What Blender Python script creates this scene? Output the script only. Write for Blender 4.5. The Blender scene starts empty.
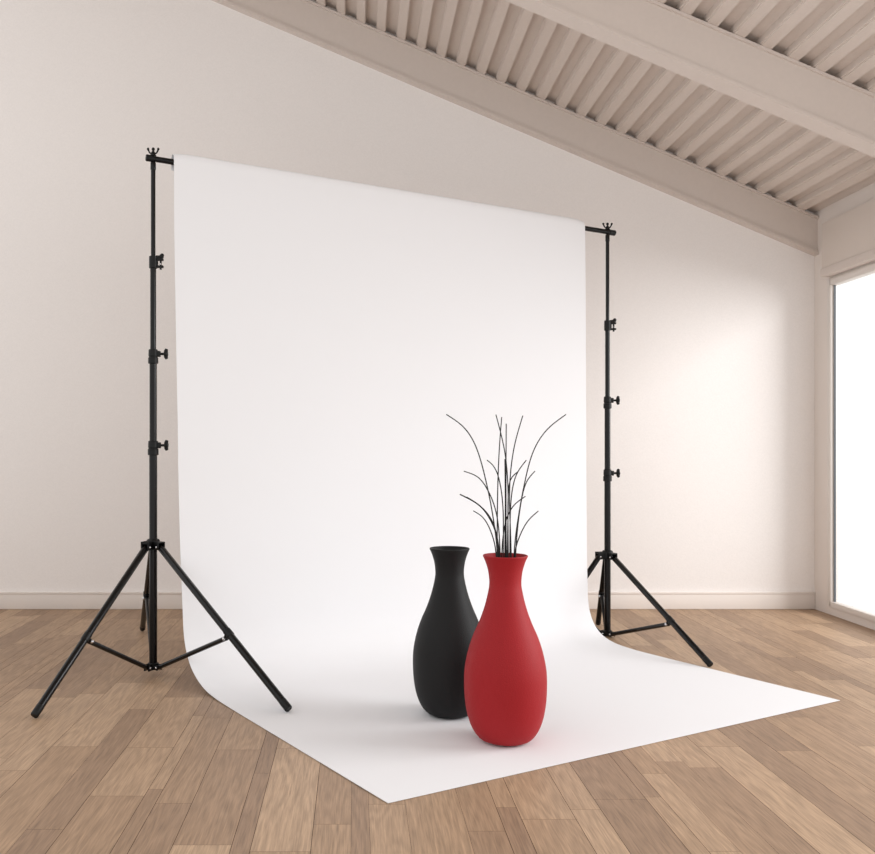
import bpy, bmesh, math, random
from mathutils import Vector, Matrix
random.seed(7)
C = bpy.context.scene.collection
sc = bpy.context.scene

# ------------------------------------------------------------------ camera
F, VX, HY = 940.0, 355.0, 446.0           # focal length in px, eye level and vanishing point
CH = 1.0                                  # camera height
cd = bpy.data.cameras.new('camera'); cam = bpy.data.objects.new('camera', cd); C.objects.link(cam)
cam.location = (0, 0, CH); cam.rotation_euler = (math.pi/2, 0, 0)
cd.sensor_fit = 'HORIZONTAL'; cd.sensor_width = 36; cd.lens = 36*F/875
cd.shift_x = (437.5-VX)/875; cd.shift_y = (HY-427)/875
cd.clip_start = .05; cd.clip_end = 100
sc.camera = cam
# ------------------------------------------------------------------ light
w = bpy.data.worlds.new('world'); sc.world = w; w.use_nodes = True
w.node_tree.nodes['Background'].inputs[0].default_value = (1.0, .99, .98, 1)
w.node_tree.nodes['Background'].inputs[1].default_value = 1.13
def area(name, loc, rot, sx, sy, power, col):
    l = bpy.data.lights.new(name, 'AREA'); l.shape = 'RECTANGLE'; l.size = sx; l.size_y = sy
    l.energy = power; l.color = col
    o = bpy.data.objects.new(name, l); C.objects.link(o); o.location = loc; o.rotation_euler = rot
    return o
# daylight from the right, through the window and a wall gap added for light
area('daylight', (5.6, 3.25, 2.2), (0, math.radians(74), 0), 2.6, 3.2, 265, (.985, .99, 1))
vs = sc.view_settings
vs.view_transform = 'Standard'; vs.look = 'None'; vs.exposure = 0.0; vs.gamma = 1.0; vs.use_curve_mapping = False

# ------------------------------------------------------------------ materials
def lin(c):
    return tuple(((v/255)/12.92 if v/255 <= .04045 else ((v/255+.055)/1.055)**2.4) for v in c)
def mat(name, rgb, rough=.6, metal=0, spec=.5, bump=0, bscale=200, vary=0, stretch=None, coat=0):
    m = bpy.data.materials.new(name); m.use_nodes = True
    nt = m.node_tree; b = nt.nodes['Principled BSDF']
    c = (*lin(rgb), 1)
    b.inputs['Base Color'].default_value = c
    b.inputs['Roughness'].default_value = rough; b.inputs['Metallic'].default_value = metal
    b.inputs['Specular IOR Level'].default_value = spec
    b.inputs['Coat Weight'].default_value = coat
    if bump or vary:
        tc = nt.nodes.new('ShaderNodeTexCoord'); mp = nt.nodes.new('ShaderNodeMapping')
        nt.links.new(tc.outputs['Object'], mp.inputs['Vector'])
        if stretch: mp.inputs['Scale'].default_value = stretch
        n = nt.nodes.new('ShaderNodeTexNoise'); n.inputs['Scale'].default_value = bscale
        n.inputs['Detail'].default_value = 4
        nt.links.new(mp.outputs[0], n.inputs['Vector'])
        if bump:
            bp = nt.nodes.new('ShaderNodeBump'); bp.inputs['Strength'].default_value = bump
            bp.inputs['Distance'].default_value = .002
            nt.links.new(n.outputs[0], bp.inputs['Height']); nt.links.new(bp.outputs[0], b.inputs['Normal'])
        if vary:
            mx = nt.nodes.new('ShaderNodeMix'); mx.data_type = 'RGBA'
            mx.inputs['A'].default_value = tuple(v*(1-vary) for v in c[:3])+(1,)
            mx.inputs['B'].default_value = tuple(min(1, v*(1+vary)) for v in c[:3])+(1,)
            nt.links.new(n.outputs[0], mx.inputs['Factor']); nt.links.new(mx.outputs['Result'], b.inputs['Base Color'])
    return m
M_wall = mat('wall_plaster', (242, 237, 234), .9, spec=.2, bump=.25, bscale=120, vary=.05)
M_base = mat('baseboard_paint', (228, 219, 212), .6, spec=.3)
M_ceil = mat('ceiling_paint', (214, 202, 193), .85, spec=.2, bump=.1, bscale=60, vary=.04)
M_beam = mat('beam_paint', (216, 205, 197), .8, spec=.25, bump=.1, bscale=50, vary=.03)
M_frame = mat('window_frame_paint', (226, 219, 213), .5, spec=.3)
M_blind = mat('blind_fabric', (214, 203, 194), .85, spec=.2, bump=.15, bscale=300)
M_gasket = mat('grey_gasket', (95, 100, 105), .6)
M_cloth = mat('white_backdrop_cloth', (236, 236, 238), .95, spec=.1)
M_black = mat('black_coated_metal', (6, 5, 6), .24, spec=.3)
M_plastic = mat('black_plastic', (9, 9, 10), .45, spec=.3)
M_silver = mat('silver_rivet', (215, 215, 218), .25, metal=.9)
M_red = mat('red_vase_glaze', (157, 27, 33), .6, spec=.25, bump=.35, bscale=260, vary=.08)
M_blackvase = mat('black_vase_glaze', (24, 24, 25), .6, spec=.25, bump=.35, bscale=260, vary=.08)
M_twig = mat('black_twig', (16, 15, 15), .6, spec=.3)
M_seam = mat('floor_seam', (70, 50, 38), .9, spec=.1)
# glass: mostly clear
M_glass = bpy.data.materials.new('window_glass'); M_glass.use_nodes = True
nt = M_glass.node_tree; nt.nodes.clear()
o_ = nt.nodes.new('ShaderNodeOutputMaterial'); t_ = nt.nodes.new('ShaderNodeBsdfTransparent')
g_ = nt.nodes.new('ShaderNodeBsdfGlossy'); g_.inputs['Roughness'].default_value = .02
x_ = nt.nodes.new('ShaderNodeMixShader'); x_.inputs[0].default_value = .05
nt.links.new(t_.outputs[0], x_.inputs[1]); nt.links.new(g_.outputs[0], x_.inputs[2]); nt.links.new(x_.outputs[0], o_.inputs[0])
# wood: tone and seed per board come from the mesh attribute "board"
def wood():
    m = bpy.data.materials.new('oak_floor_boards'); m.use_nodes = True
    nt = m.node_tree; N = nt.nodes; L = nt.links; b = N['Principled BSDF']
    at = N.new('ShaderNodeAttribute'); at.attribute_name = 'board'
    sep = N.new('ShaderNodeSeparateColor'); L.new(at.outputs['Color'], sep.inputs[0])
    tc = N.new('ShaderNodeTexCoord')
    off = N.new('ShaderNodeVectorMath'); off.operation = 'MULTIPLY_ADD'
    L.new(at.outputs['Color'], off.inputs[0]); off.inputs[1].default_value = (13.1, 31.7, 7.9); L.new(tc.outputs['Object'], off.inputs[2])
    def noise(scale, sc, detail, dist=0):
        mp = N.new('ShaderNodeMapping'); mp.inputs['Scale'].default_value = scale; L.new(off.outputs[0], mp.inputs[0])
        n = N.new('ShaderNodeTexNoise'); n.inputs['Scale'].default_value = sc; n.inputs['Detail'].default_value = detail
        n.inputs['Distortion'].default_value = dist; L.new(mp.outputs[0], n.inputs['Vector']); return n
    fine = noise((120, 5, 1), 2.2, 6, .2)
    big = noise((11, 1.0, 1), 1.0, 2, .2)
    # cathedral figure: rings of the low-frequency noise
    mul = N.new('ShaderNodeMath'); mul.operation = 'MULTIPLY'; mul.inputs[1].default_value = 75; L.new(big.outputs[0], mul.inputs[0])
    sn = N.new('ShaderNodeMath'); sn.operation = 'SINE'; L.new(mul.outputs[0], sn.inputs[0])
    ramp = N.new('ShaderNodeValToRGB'); e = ramp.color_ramp.elements
    e[0].position = 0; e[0].color = (*lin((149, 123, 101)), 1)
    e[1].position = 1; e[1].color = (*lin((181, 153, 126)), 1)
    k = e.new(.5); k.color = (*lin((166, 138, 112)), 1)
    L.new(sep.outputs[0], ramp.inputs[0])
    def ma(op, a, bb):
        n = N.new('ShaderNodeMath'); n.operation = op
        for i, v in enumerate((a, bb)):
            if isinstance(v, (int, float)): n.inputs[i].default_value = v
            else: L.new(v, n.inputs[i])
        return n.outputs[0]
    fv = ma('MULTIPLY', ma('SUBTRACT', fine.outputs[0], .5), 1.0)
    rv = ma('MULTIPLY', sn.outputs[0], .075)
    val = ma('ADD', ma('ADD', 1.0, fv), rv)
    sc_ = N.new('ShaderNodeVectorMath'); sc_.operation = 'SCALE'
    L.new(ramp.outputs[0], sc_.inputs[0]); L.new(val, sc_.inputs['Scale'])
    L.new(sc_.outputs[0], b.inputs['Base Color'])
    b.inputs['Roughness'].default_value = .5; b.inputs['Specular IOR Level'].default_value = .3
    bp = N.new('ShaderNodeBump'); bp.inputs['Strength'].default_value = .12; bp.inputs['Distance'].default_value = .002
    L.new(fine.outputs[0], bp.inputs['Height']); L.new(bp.outputs[0], b.inputs['Normal'])
    return m
M_wood = wood()

# ------------------------------------------------------------------ mesh helpers
def frame(d):
    d = d.normalized(); a = Vector((0, 0, 1)) if abs(d.z) < .9 else Vector((1, 0, 0))
    u = d.cross(a).normalized(); return u, d.cross(u).normalized()
def tube(bm, pts, r, n=14, cap=True):
    pts = [Vector(p) for p in pts]; rs = r if isinstance(r, (list, tuple)) else [r]*len(pts)
    u = None; rings = []
    for i, p in enumerate(pts):
        d = (pts[min(i+1, len(pts)-1)]-pts[max(i-1, 0)]).normalized()
        if u is None: u, v = frame(d)
        else:
            u = (u-d*u.dot(d)).normalized(); v = d.cross(u).normalized()
        rings.append([bm.verts.new(p+(u*math.cos(2*math.pi*k/n)+v*math.sin(2*math.pi*k/n))*rs[i]) for k in range(n)])
    for a, b in zip(rings, rings[1:]):
        for k in range(n): bm.faces.new((a[k], a[(k+1) % n], b[(k+1) % n], b[k]))
    if cap: bm.faces.new(rings[0][::-1]); bm.faces.new(rings[-1])
def box(bm, lo, hi, mtx=None, bev=0):
    r = bmesh.ops.create_cube(bm, size=1)
    lo, hi = Vector(lo), Vector(hi); c = (lo+hi)/2; s = hi-lo
    for v in r['verts']:
        v.co = Vector((v.co.x*s.x, v.co.y*s.y, v.co.z*s.z))+c
        if mtx: v.co = mtx @ v.co
    if bev:
        es = list({e for v in r['verts'] for e in v.link_edges})
        bmesh.ops.bevel(bm, geom=es, offset=bev, segments=2, affect='EDGES', profile=.5)
def lathe(bm, prof, c=(0, 0, 0), n=64):
    rings = []
    for r, z in prof:
        if r < 1e-6: rings.append([bm.verts.new((c[0], c[1], c[2]+z))])
        else: rings.append([bm.verts.new((c[0]+r*math.cos(2*math.pi*k/n), c[1]+r*math.sin(2*math.pi*k/n), c[2]+z)) for k in range(n)])
    for a, b in zip(rings, rings[1:]):
        for k in range(n):
            k2 = (k+1) % n
            if len(a) == 1 and len(b) == 1: continue
            if len(a) == 1: bm.faces.new((a[0], b[k2], b[k]))
            elif len(b) == 1: bm.faces.new((a[k], a[k2], b[0]))
            else: bm.faces.new((a[k], a[k2], b[k2], b[k]))
def ball(bm, c, r, seg=12):
    bmesh.ops.create_uvsphere(bm, u_segments=seg, v_segments=seg//2+1, radius=r, matrix=Matrix.Translation(c))
def obj(name, bm, m, parent=None, smooth=True, angle=40):
    bmesh.ops.recalc_face_normals(bm, faces=bm.faces)
    me = bpy.data.meshes.new(name); bm.to_mesh(me); bm.free()
    for mm in (m if isinstance(m, (list, tuple)) else [m]): me.materials.append(mm)
    o = bpy.data.objects.new(name, me); C.objects.link(o)
    if smooth:
        for p in me.polygons: p.use_smooth = True
        me.set_sharp_from_angle(angle=math.radians(angle))
    if parent is not None:
        o.parent = parent; o.matrix_parent_inverse = Matrix.Translation(-Vector(parent.location))
    return o
def tag(o, label, cat, group=None):
    o['label'] = label; o['category'] = cat
    if group: o['group'] = group
    return o
def thing(name, loc, label, cat, group=None):
    o = bpy.data.objects.new(name, None); C.objects.link(o); o.location = loc; o.empty_display_size = .1
    return tag(o, label, cat, group)
def struct(o, label=None):
    o['kind'] = 'structure'
    if label: o['label'] = label
    return o
def catmull(P, per=10):
    P = [Vector(p) for p in P]; P = [2*P[0]-P[1]]+P+[2*P[-1]-P[-2]]; out = []
    def tj(t, a, b): return t+max((b-a).length, 1e-6)**.5
    for i in range(1, len(P)-2):
        p0, p1, p2, p3 = P[i-1:i+3]; t0 = 0; t1 = tj(t0, p0, p1); t2 = tj(t1, p1, p2); t3 = tj(t2, p2, p3)
        for k in range(per):
            t = t1+(t2-t1)*k/per
            a1 = p0*((t1-t)/(t1-t0))+p1*((t-t0)/(t1-t0)); a2 = p1*((t2-t)/(t2-t1))+p2*((t-t1)/(t2-t1)); a3 = p2*((t3-t)/(t3-t2))+p3*((t-t2)/(t3-t2))
            b1 = a1*((t2-t)/(t2-t0))+a2*((t-t0)/(t2-t0)); b2 = a2*((t3-t)/(t3-t1))+a3*((t-t1)/(t3-t1))
            out.append(b1*((t2-t)/(t2-t1))+b2*((t-t1)/(t2-t1)))
    out.append(P[-2]); return out
def at(px, py, D): return Vector(((px-VX)*D/F, D, CH+(HY-py)*D/F))
def ground(px, py, z=0):
    D = (CH-z)*F/(py-HY); return at(px, py, D)

# ------------------------------------------------------------------ the room
WY, WX = 5.77, 2.82                       # back wall, right wall
XL, YF = -3.2, 1.2                        # how far the room is built to the left and towards the camera
SL = .425                                 # ceiling falls towards the right wall
def zc(x): return 2.395+SL*(WX-x)         # underside of the joists
# floor boards
known = [-1.01, -.857, -.76, -.602, -.559, -.457, -.309, -.26, -.11, -.01, .038, .14, .293, .39, .446, .592, .676, .824, .872, .95, 1.04, 1.14, 1.28]
xs = list(known)
while xs[0] > XL: xs.insert(0, xs[0]-random.choice((.05, .1, .1, .15, .12)))
while xs[-1] < WX+.05: xs.append(xs[-1]+random.choice((.05, .1, .1, .15, .12)))
xs[0], xs[-1] = XL, WX+.04
bm = bmesh.new(); cl = bm.loops.layers.float_color.new('board'); tones = []
def quad(x0, y0, x1, y1, z, col, mi):
    f = bm.faces.new([bm.verts.new(p) for p in ((x0, y0, z), (x1, y0, z), (x1, y1, z), (x0, y1, z))])
    f.material_index = mi
    for l in f.loops: l[cl] = col
for i in range(len(xs)-1):
    gl = random.choice((.0011, .0011, .0004)); y = YF-random.random()*.8
    while y < WY:
        y2 = min(y+random.uniform(.4, 1.15), WY)
        quad(xs[i]+gl, max(y, YF)+.0005, xs[i+1]-.0003, y2-.0005, 0, (random.random(), random.random(), random.random(), 1), 0) if y2 > YF+.01 else None
        y = y2
quad(XL, YF, WX+.04, WY, -.004, (0, 0, 0, 1), 1)
quad(XL, YF, WX+.04, WY, -.06, (0, 0, 0, 1), 1)
me = bpy.data.meshes.new('floor'); bm.to_mesh(me); bm.free(); me.materials.append(M_wood); me.materials.append(M_seam)
fl = bpy.data.objects.new('floor', me); C.objects.link(fl); struct(fl, 'brown oak laminate floor running to the back wall')
# back wall, sloped top
def prism(bm, poly, axis, a, b):
    """poly of 2-D points extruded along axis from a to b"""
    def mk(p, t): return (p[0], t, p[1]) if axis == 'y' else (t, p[0], p[1])
    A = [bm.verts.new(mk(p, a)) for p in poly]; B = [bm.verts.new(mk(p, b)) for p in poly]; n = len(poly)
    bm.faces.new(A); bm.faces.new(B[::-1])
    for k in range(n): bm.faces.new((A[k], B[k], B[(k+1) % n], A[(k+1) % n]))
bm = bmesh.new(); prism(bm, [(XL, -.06), (WX+.05, -.06), (WX+.05, zc(WX+.05)+.1), (XL, zc(XL)+.1)], 'y', WY, WY+.12)
struct(obj('wall_back', bm, M_wall, smooth=False), 'plain beige back wall behind the backdrop')
bm = bmesh.new(); box(bm, (XL, WY-.014, 0), (WX-.002, WY, .095), bev=.004)
box(bm, (XL, WY-.018, .092), (WX-.002, WY, .106), bev=.004)
struct(obj('baseboard_back', bm, M_base), 'pale baseboard along the foot of the back wall')
# sloping beams: one against the wall, one nearer
def beam(n, y0, y1, label, lip):
    bm = bmesh.new(); top = .0; h = .229
    def sl(x, dz): return (x, zc(x)+dz)
    x0, x1 = XL, WX
    prism(bm, [sl(x0, -h), sl(x1, -h), sl(x1, top), sl(x0, top)], 'y', y0, y1)
    for dz0, dz1 in ((-h-.003, -h+.014), (-.014, -.001)):
        prism(bm, [sl(x0, dz0), sl(x1, dz0), sl(x1, dz1), sl(x0, dz1)], 'y', y0-lip, y1+(0 if y1 > WY-.001 else lip))
    struct(obj('trim_%d' % n, bm, M_beam, smooth=False), label)
beam(1, WY-.04, WY, 'sloping flanged beam along the top of the back wall', .018)
beam(2, 4.265, 4.345, 'nearer sloping flanged beam crossing under the ceiling joists', .015)
bm = bmesh.new(); d = .036
prism(bm, [(XL, zc(XL)+d), (WX+.2, zc(WX+.2)+d), (WX+.2, zc(WX+.2)+d+.05), (XL, zc(XL)+d+.05)], 'y', 1.0, WY+.1)
ceiling = struct(obj('ceiling', bm, M_ceil, smooth=False), 'sloping beige ceiling deck over close-set joists')
x = WX-.0815
while x > XL:
    bm = bmesh.new(); a, b = x-.056, x
    prism(bm, [(a, zc(a)), (b, zc(b)), (b, zc(b)+d+.002), (a, zc(a)+d+.002)], 'y', 1.02, WY-.001)
    bmesh.ops.bevel(bm, geom=[e for e in bm.edges if abs(e.verts[0].co.y-e.verts[1].co.y) > 1 and e.verts[0].co.z < zc(e.verts[0].co.x)+.01], offset=.006, segments=2, affect='EDGES')
    obj('joist', bm, M_ceil, ceiling)
    x -= .1215
# right wall: corner post, sill, lintel, with one large window
YN = 3.9                                   # near end of the window
bm = bmesh.new()
box(bm, (WX, 5.58, -.06), (WX+.05, WY, zc(WX)+.05))            # corner post
box(bm, (WX, YN-.12, -.06), (WX+.05, YN, zc(WX)+.05))
box(bm, (WX, YN, -.06), (WX+.05, 5.58, .05))
box(bm, (WX, YN, 1.985), (WX+.05, 5.58, zc(WX)+.05))
struct(obj('wall_right', bm, M_base, smooth=False), 'right wall with a white post at the corner and a large window')
bm = bmesh.new(); t = .035
for lo, hi in (((WX-.01, 5.555, .05), (WX+.04, 5.60, 1.99)), ((WX-.01, YN-.01, .05), (WX+.04, YN+t, 1.99)),
               ((WX-.01, YN, .045), (WX+.04, 5.57, .08)), ((WX-.01, YN, 1.95), (WX+.04, 5.57, 1.99))):
    box(bm, lo, hi, bev=.004)
win = struct(obj('window_1', bm, M_frame), 'large bright white window at the right edge')
bm = bmesh.new()
box(bm, (WX+.008, 5.545, .078), (WX+.018, 5.556, 1.952)); box(bm, (WX+.008, YN+.034, .078), (WX+.018, YN+.042, 1.952))
obj('gasket', bm, M_gasket, win, smooth=False)
bm = bmesh.new(); box(bm, (WX+.018, YN+.02, .07), (WX+.024, 5.57, 1.96))
obj('glass', bm, M_glass, win, smooth=False)
# rolled blind box over the window
bl = thing('window_blind', (WX-.03, 5.0, 2.0), 'beige fabric blind drawn up above the bright window', 'blind')
bm = bmesh.new(); box(bm, (WX-.055, YN, 2.05), (WX-.004, 5.575, 2.318), bev=.006); obj('fabric', bm, M_blind, bl)
bm = bmesh.new(); box(bm, (WX-.062, YN, 2.0), (WX-.004, 5.58, 2.052), bev=.008); obj('bottom_rail', bm, M_beam, bl)

# ------------------------------------------------------------------ backdrop
FL, FR = Vector((.092, 2.626, 0)), Vector((1.902, 3.686, 0))
AL, AR = Vector((-.791, 4.108, 0)), Vector((1.193, 4.876, 0))
def along(A, B, px):                                             # where the line A-B crosses a sight line
    q = (px-VX)/F; d = B-A; return A+d*((q*A.y-A.x)/(d.x-q*d.y))
_bl, _br = AL-(FL-AL).normalized()*.0195, AR-(FR-AR).normalized()*.0195
SDL, SDR = along(_bl, _br, 153.2), along(_bl, _br, 607.5)       # stand axes
ZL, ZR = 2.251, 2.127                                            # bar height at the stands
def barz(p): 
    t = (p-SDL).dot(SDR-SDL)/(SDR-SDL).length_squared; return ZL+(ZR-ZL)*t
dL, dR = (FL-AL), (FR-AR); lenL, lenR = dL.length, dR.length; dL.normalize(); dR.normalize()
zl, zr = barz(AL), barz(AR)
keys = [(1.19, .042, .008), (.7, .066, .011), (.34, .102, .017), (.17, .13, .028), (.09, .187, .064), (.045, .263, .115), (.018, .355, .195), (.007, .46, .31), (.0035, .62, .5)]
HT = .043
def prof(zt, R, ln, idx):
    pts = []
    # loose pocket over the bar, its short hem hanging behind
    pts += [(-2*R+.004, zt-.034), (-2*R+.001, zt-.018)]
    for k in range(0, 9):
        a = math.pi-math.pi*k/8; pts.append((-R+R*math.cos(a), zt+HT*math.sin(a)))
    pts += [(.001, zt-.06), (.004, zt-.3)]
    for kk in keys: pts.append((kk[idx], kk[0]))
    for f in (.25, .5, .75, 1): pts.append((kk[idx]+(ln-kk[idx])*f, .0032))
    return catmull([Vector((s, 0, z)) for s, z in pts], 6)
pl, pr = prof(zl, .019, lenL, 1), prof(zr, .019, lenR, 2)
bm = bmesh.new(); NU = 64; rows = []
for a, b in zip(pl, pr):
    row = []
    pa = AL+dL*a.x; pa.z = a.z; pb = AR+dR*b.x; pb.z = b.z
    for k in range(NU+1):
        u = k/NU; u = u+.5*(math.sin(2*math.pi*u)/(2*math.pi))*-.0
        p = pa.lerp(pb, u)
        if p.z > 1.5:                     # corners of the pocket sag a little past the bar
            e = max(0, 1-min(u, 1-u)/.03); top = zl+(zr-zl)*u
            if p.z > top: p.z -= (p.z-top)*.22*e*e
        row.append(bm.verts.new(p))
    rows.append(row)
for a, b in zip(rows, rows[1:]):
    for k in range(NU): bm.faces.new((a[k], a[k+1], b[k+1], b[k]))
# real thickness: a second skin along the normals, joined round the rim
bm.normal_update(); f0 = list(bm.faces); up = rows[-1][0].normal.z > 0
back = [[bm.verts.new(v.co-v.normal*(.0016 if up else -.0016)) for v in r] for r in rows]
for a, b in zip(back, back[1:]):
    for k in range(NU): bm.faces.new((b[k], b[k+1], a[k+1], a[k]))
rim = rows[0]+[r[-1] for r in rows[1:]]+rows[-1][-2::-1]+[r[0] for r in rows[-2:0:-1]]
rib = back[0]+[r[-1] for r in back[1:]]+back[-1][-2::-1]+[r[0] for r in back[-2:0:-1]]
for k in range(len(rim)):
    j = (k+1) % len(rim); bm.faces.new((rim[k], rim[j], rib[j], rib[k]))
bd = obj('backdrop_cloth', bm, M_cloth, angle=60)
tag(bd, 'white backdrop cloth hung from the crossbar and swept forward over the floor', 'backdrop')

# crossbar
bdir = (SDR-SDL); bdir.z = ZR-ZL; bdir.normalize()
e0 = Vector((SDL.x, SDL.y, ZL))-bdir*.026; e1 = Vector((SDR.x, SDR.y, ZR))+bdir*.041
cb = thing('crossbar', (e0+e1)/2, 'black tubular crossbar carrying the white backdrop between two stands', 'crossbar')
bm = bmesh.new(); tube(bm, [e0, e1], .0125, 20); obj('tube', bm, M_black, cb)
for e, s in ((e0, 1), (e1, -1)):
    bm = bmesh.new(); tube(bm, [e-bdir*s*.006, e-bdir*s*.003, e+bdir*s*.028, e+bdir*s*.03], [.012, .0148, .0148, .013], 20); obj('end_cap', bm, M_plastic, cb)
for j in (.333, .667):
    p = e0.lerp(e1, j); bm = bmesh.new(); tube(bm, [p-bdir*.03, p+bdir*.03], .0138, 20); obj('joint_sleeve', bm, M_black, cb)

# ------------------------------------------------------------------ stands
def stand(base, barzv, col, hubz, lowz, feet, fr, label, k=1.0):
    bx, by = base.x, base.y
    T = thing('backdrop_stand', (bx, by, 0), label, 'stand', 'stands at both ends of the backdrop')
    V = lambda x, y, z: Vector((bx+x, by+y, z))
    rad = [.0098*k, .0128*k, .0158*k, .0172*k]
    zs = [barzv-.015, col[0], col[1], col[2], lowz-.012]
    for i in range(4):
        bm = bmesh.new(); tube(bm, [V(0, 0, zs[i+1]-(.03 if i < 3 else 0)), V(0, 0, zs[i])], rad[i], 20); obj('pole_section', bm, M_black, T)
    # spigot through the bar, with a wing nut
    bm = bmesh.new(); tube(bm, [V(0, 0, barzv-.05), V(0, 0, barzv-.047), V(0, 0, barzv-.018), V(0, 0, barzv-.014)], [.010*k, .0118*k, .0118*k, .009*k], 18)
    tube(bm, [V(0, 0, barzv-.02), V(0, 0, barzv+.040)], .0046, 12); ball(bm, V(0, 0, barzv+.042), .0075, 12)
    sp = obj('spigot', bm, M_black, T)
    bm = bmesh.new(); zb = barzv+.0128
    lathe(bm, [(0, 0), (.013, 0), (.013, .004), (.009, .007), (.007, .018), (0, .020)], V(0, 0, zb), 16)
    for s in (-1, 1):
        tube(bm, [V(s*.006, 0, zb+.010), V(s*.014, 0, zb+.012), V(s*.019, 0, zb+.020), V(s*.022, 0, zb+.029)], [.004, .0035, .0035, .0045], 10)
        ball(bm, V(s*.0222, 0, zb+.030), .0058, 10)
    obj('wing_nut', bm, M_black, sp)
    # upper collar: open clamp with two flanges and a bolt
    z = col[0]; r = rad[1]
    bm = bmesh.new(); tube(bm, [V(0, 0, z-.027), V(0, 0, z-.025), V(0, 0, z+.025), V(0, 0, z+.027)], [r+.002, r+.005, r+.005, r+.002], 20)
    for dz in (-.019, .012, .024):
        box(bm, V(r, -.009, z+dz-.005), V(r+.032, .009, z+dz+.005), bev=.002)
    box(bm, V(r, -.009, z-.022), V(r+.008, .009, z+.026), bev=.002)
    cc = obj('clamp_collar', bm, M_plastic, T)
    bm = bmesh.new(); tube(bm, [V(r+.020, 0, z-.032), V(r+.020, 0, z+.033)], .0045, 10); ball(bm, V(r+.026, 0, z+.03), .009, 12); obj('clamp_bolt', bm, M_plastic, cc)
    bm = bmesh.new(); ball(bm, V(r+.02, -.0095, z-.009), .0045, 10); obj('rivet', bm, M_silver, cc)
    for i in (1, 2):
        z = col[i]; r = rad[i+1]
        bm = bmesh.new()
        tube(bm, [V(0, 0, z-.034), V(0, 0, z-.032), V(0, 0, z-.008), V(0, 0, z-.006), V(0, 0, z-.002), V(0, 0, z), V(0, 0, z+.026), V(0, 0, z+.029)],
             [r+.003, r+.006, r+.006, r+.003, r+.003, r+.005, r+.004, r+.001], 22)
        box(bm, V(r, -.010, z-.004), V(r+.016, .010, z+.022), bev=.003)
        cc = obj('clamp_collar', bm, M_plastic, T)
        bm = bmesh.new(); zz = z+.009
        tube(bm, [V(r+.012, 0, zz), V(r+.034, 0, zz)], .0055, 12)
        tube(bm, [V(r+.030, 0, zz), V(r+.033, 0, zz), V(r+.044, 0, zz), V(r+.048, 0, zz)], [.007, .0125, .0135, .010], 14)
        for s in (-1, 1):
            tube(bm, [V(r+.038, 0, zz), V(r+.040, 0, zz+s*.014), V(r+.043, 0, zz+s*.022)], [.009, .0085, .006], 10)
        obj('knob', bm, M_plastic, cc)
    # leg hub
    r = rad[3]; bm = bmesh.new()
    tube(bm, [V(0, 0, hubz-.016), V(0, 0, hubz-.013), V(0, 0, hubz+.020), V(0, 0, hubz+.026), V(0, 0, hubz+.028)], [r+.006, r+.012, r+.012, r+.008, r+.003], 24)
    dirs = []
    for f in feet:
        d = Vector((f.x-bx, f.y-by, 0)).normalized(); dirs.append(d)
        side = Vector((-d.y, d.x, 0)); mt = Matrix(((d.x, side.x, 0, bx), (d.y, side.y, 0, by), (0, 0, 1, 0), (0, 0, 0, 1)))
        for s in (-1, 1):
            box(bm, (r, s*.0165-.002, hubz-.016), (r+.044, s*.0165+.002, hubz+.018), mt, bev=.0015)
        box(bm, (r, -.018, hubz+.012), (r+.044, .018, hubz+.018), mt, bev=.002)
    hub = obj('leg_hub', bm, M_plastic, T)
    for d in dirs:
        side = Vector((-d.y, d.x, 0))
        for s in (-1, 1): bm = bmesh.new(); ball(bm, V(0, 0, hubz-.004)+d*(r+.032)+side*s*.019, .005, 10); obj('rivet', bm, M_silver, hub)
    # lower collar
    bm = bmesh.new(); r2 = rad[3]
    tube(bm, [V(0, 0, lowz-.013), V(0, 0, lowz-.011), V(0, 0, lowz+.012), V(0, 0, lowz+.015)], [r2+.003, r2+.007, r2+.007, r2+.003], 22)
    for d in dirs:
        side = Vector((-d.y, d.x, 0)); mt = Matrix(((d.x, side.x, 0, bx), (d.y, side.y, 0, by), (0, 0, 1, 0), (0, 0, 0, 1)))
        for s in (-1, 1): box(bm, (r2, s*.011-.002, lowz-.012), (r2+.030, s*.011+.002, lowz+.012), mt, bev=.0015)
    lc = obj('lower_collar', bm, M_plastic, T)
    for f, d, t in zip(feet, dirs, fr):
        side = Vector((-d.y, d.x, 0))
        p0 = V(0, 0, hubz-.002)+d*(r+.030); p1 = Vector(f); ax = (p1-p0).normalized(); lr = .0148*k
        p1 = p1+Vector((0, 0, lr*math.sqrt(max(0, 1-ax.z**2))))
        ax = (p1-p0).normalized()
        bm = bmesh.new(); tube(bm, [p0-ax*.006, p0, p1-ax*.03], [lr*.8, lr, lr], 16); leg = obj('leg', bm, M_black, T)
        bm = bmesh.new(); tube(bm, [p1-ax*.045, p1-ax*.042, p1-ax*.003, p1], [lr, lr+.0006, lr+.0006, lr-.001], 16); obj('foot_cap', bm, M_plastic, leg)
        # brace and its bracket on the leg
        q = p0.lerp(p1, t); up = Vector((0, 0, 1)); nrm = (up-ax*up.dot(ax)).normalized()
        bm = bmesh.new(); tube(bm, [q-ax*.018, q-ax*.016, q+ax*.016, q+ax*.018], [lr, lr+.0018, lr+.0018, lr], 16)
        qi = q-nrm*(lr+.010)
        for s in (-1, 1):
            mt = Matrix.Translation(q); 
            tube(bm, [q+side*s*.010, qi+side*s*.010], .0065, 10)
        obj('brace_bracket', bm, M_plastic, leg)
        b0 = V(0, 0, lowz)+d*(r2+.022)
        bm = bmesh.new(); tube(bm, [b0, qi], .0102, 12); ball(bm, b0, .0108, 10); ball(bm, qi, .0108, 10); br = obj('brace', bm, M_black, T)
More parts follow.
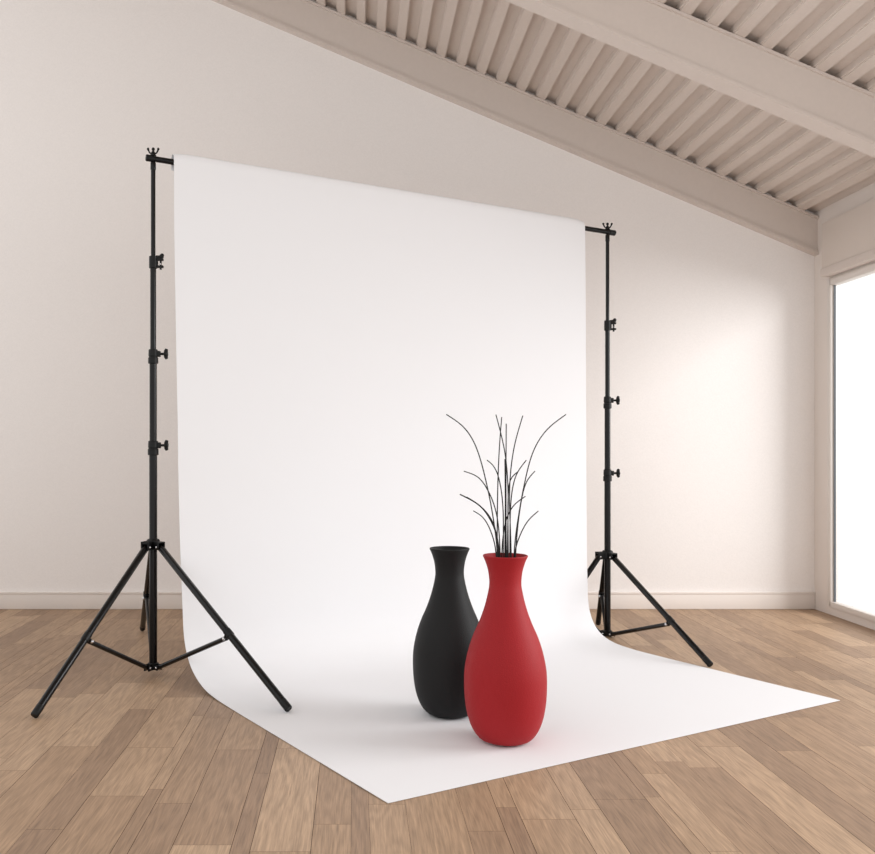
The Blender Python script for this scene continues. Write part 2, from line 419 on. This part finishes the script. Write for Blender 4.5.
        for s in (-1, 1):
            bm = bmesh.new(); ball(bm, qi+side*s*.015, .0072, 10); obj('rivet', bm, M_silver, br)
            bm = bmesh.new(); ball(bm, b0+side*s*.0135, .0055, 10); obj('rivet', bm, M_silver, br)
    return T
stand(SDL, ZL, [1.80, 1.392, .994], .568, .042,
      [ground(34, 719), ground(289, 712.5, .004), ground(142.5, 631)], [.575, .57, .53],
      'black tripod stand at the left end of the crossbar, its legs spread in full view')
ftR = AR+dR*.755+Vector((.859, .512, 0))*.03
stand(SDR, ZR, [1.634, 1.231, .848], .4235, .016,
      [ftR, Vector((.985, 4.87, 0)), ground(598, 625)], [.62, .6, .55],
      'black tripod stand at the right end of the crossbar, partly hidden behind the backdrop', .95)

# ------------------------------------------------------------------ vases
prof_px = [(40, 766), (72, 757), (104, 730), (127, 685), (142, 620), (147, 556), (144, 505), (132, 445), (115, 392), (93, 340), (75, 288), (62, 235), (57, 200), (61, 155), (71, 120), (80, 99)]
def vase(c, m, label, name, kr, kz):
    s = 1/1060.
    low = [(.058, 0), (.084, .008), (.105, .030), (.1225, .067), (.1345, .122)]
    out = [Vector((r, 0, z)) for r, z in low]+[Vector((a*s, 0, (772-b)*s*.965+.001)) for a, b in prof_px[5:]]
    o = catmull(out, 8); pr_ = [(0, 0)]+[(v.x*kr, v.z*kz) for v in o]
    top = pr_[-1]; th = .006
    inner = [(v.x*kr-th, v.z*kz) for v in o[20:]][::-1]
    pr_ += [(top[0]-.001, top[1]+.003), (top[0]-.0045, top[1]+.003)]+inner+[(0, o[20].z*kz)]
    bm = bmesh.new(); lathe(bm, pr_, (0, 0, 0), 96)
    me_o = obj(name, bm, m, None, angle=60); me_o.location = c
    tag(me_o, label, 'vase', 'matching bottle vases'); return me_o
RV = ground(505.3, 740.3, .0045); BV = ground(449.6, 714, .0045)
vase(RV, M_red, 'red bottle vase with black twigs standing in front', 'flower_vase', 1.0, 1.016)
vase(BV, M_blackvase, 'black empty bottle vase standing behind the red one', 'flower_vase', .985, 1.0)

# ------------------------------------------------------------------ twigs in the red vase
S, OX, OY = 220/875, 380, 390
tw = [
 ([(468, 655), (452, 520), (430, 400), (385, 230), (335, 148), (264, 97)], 'thin black twig arching out highest to the far left'),
 ([(532, 655), (548, 520), (575, 370), (610, 240), (665, 155), (740, 97)], 'thin black twig arching out highest to the far right'),
 ([(506, 655), (510, 400), (499, 260), (480, 170), (461, 98)], 'tall straight black twig in the middle whose tip leans left'),
 ([(466, 655), (468, 400), (474, 240), (484, 108)], 'tall upright black twig ending just right of the left-leaning middle one'),
 ([(502, 655), (501, 400), (502, 134)], 'bolt upright black twig at the very centre of the bunch'),
 ([(523, 655), (514, 400), (532, 230), (568, 102)], 'tall straight black twig leaning slightly right'),
 ([(490, 655), (489, 450), (470, 340), (450, 300), (426, 279)], 'short black twig curving left, its tip nearest the centre'),
 ([(479, 655), (464, 490), (430, 400), (390, 345), (334, 323)], 'black twig curving left at middle height, below the longest left arch'),
 ([(472, 655), (452, 530), (395, 457), (318, 415)], 'thicker black twig drooping left, third lowest of the left ones'),
 ([(476, 655), (456, 550), (405, 466), (345, 426)], 'thin black twig running close under the thicker left one'),
 ([(464, 655), (444, 570), (412, 508), (372, 481)], 'lowest short black twig bending to the left'),
 ([(517, 655), (521, 430), (542, 335), (582, 279)], 'black twig curving right, highest of the short right ones'),
 ([(511, 655), (510, 400), (522, 350), (548, 325)], 'short black twig with its tip bent right near the centre'),
 ([(538, 655), (560, 450), (582, 365), (616, 323)], 'black twig curving right just under the longest right arch'),
 ([(483, 655), (500, 520), (532, 458), (578, 423)], 'black twig crossing from the centre to the right at middle height'),
 ([(534, 655), (556, 580), (588, 520), (630, 481)], 'lowest short black twig bending to the right'),
 ([(497, 655), (499, 450), (497, 275)], 'thicker straight black twig of middle height in the centre'),
]
for i, (pts, label) in enumerate(tw):
    P = []; n = len(pts); od = ((i*7) % 17-8)*.0036; sp = ((i*5) % 17-8)*.012
    for k, (a, b) in enumerate(pts):
        P.append(at(OX+a*S, OY+b*S, RV.y+od+sp*(k/(n-1))**1.5))
    low = Vector((RV.x+(P[0].x-RV.x)*.8, RV.y+od*1.2, .10+.008*(i % 5)))
    P = [low]+P
    cv = catmull(P, 10)
    for _ in range(14): cv = [cv[0]]+[(a+b*2+c)/4 for a, b, c in zip(cv, cv[1:], cv[2:])]+[cv[-1]]
    r = .0027 if 'thicker' in label else .0022
    bm = bmesh.new(); tube(bm, cv, [r*(1-.2*j/(len(cv)-1)) for j in range(len(cv))], 8)
    tag(obj('twig', bm, M_twig), label, 'twig', 'dry twigs in the red vase')
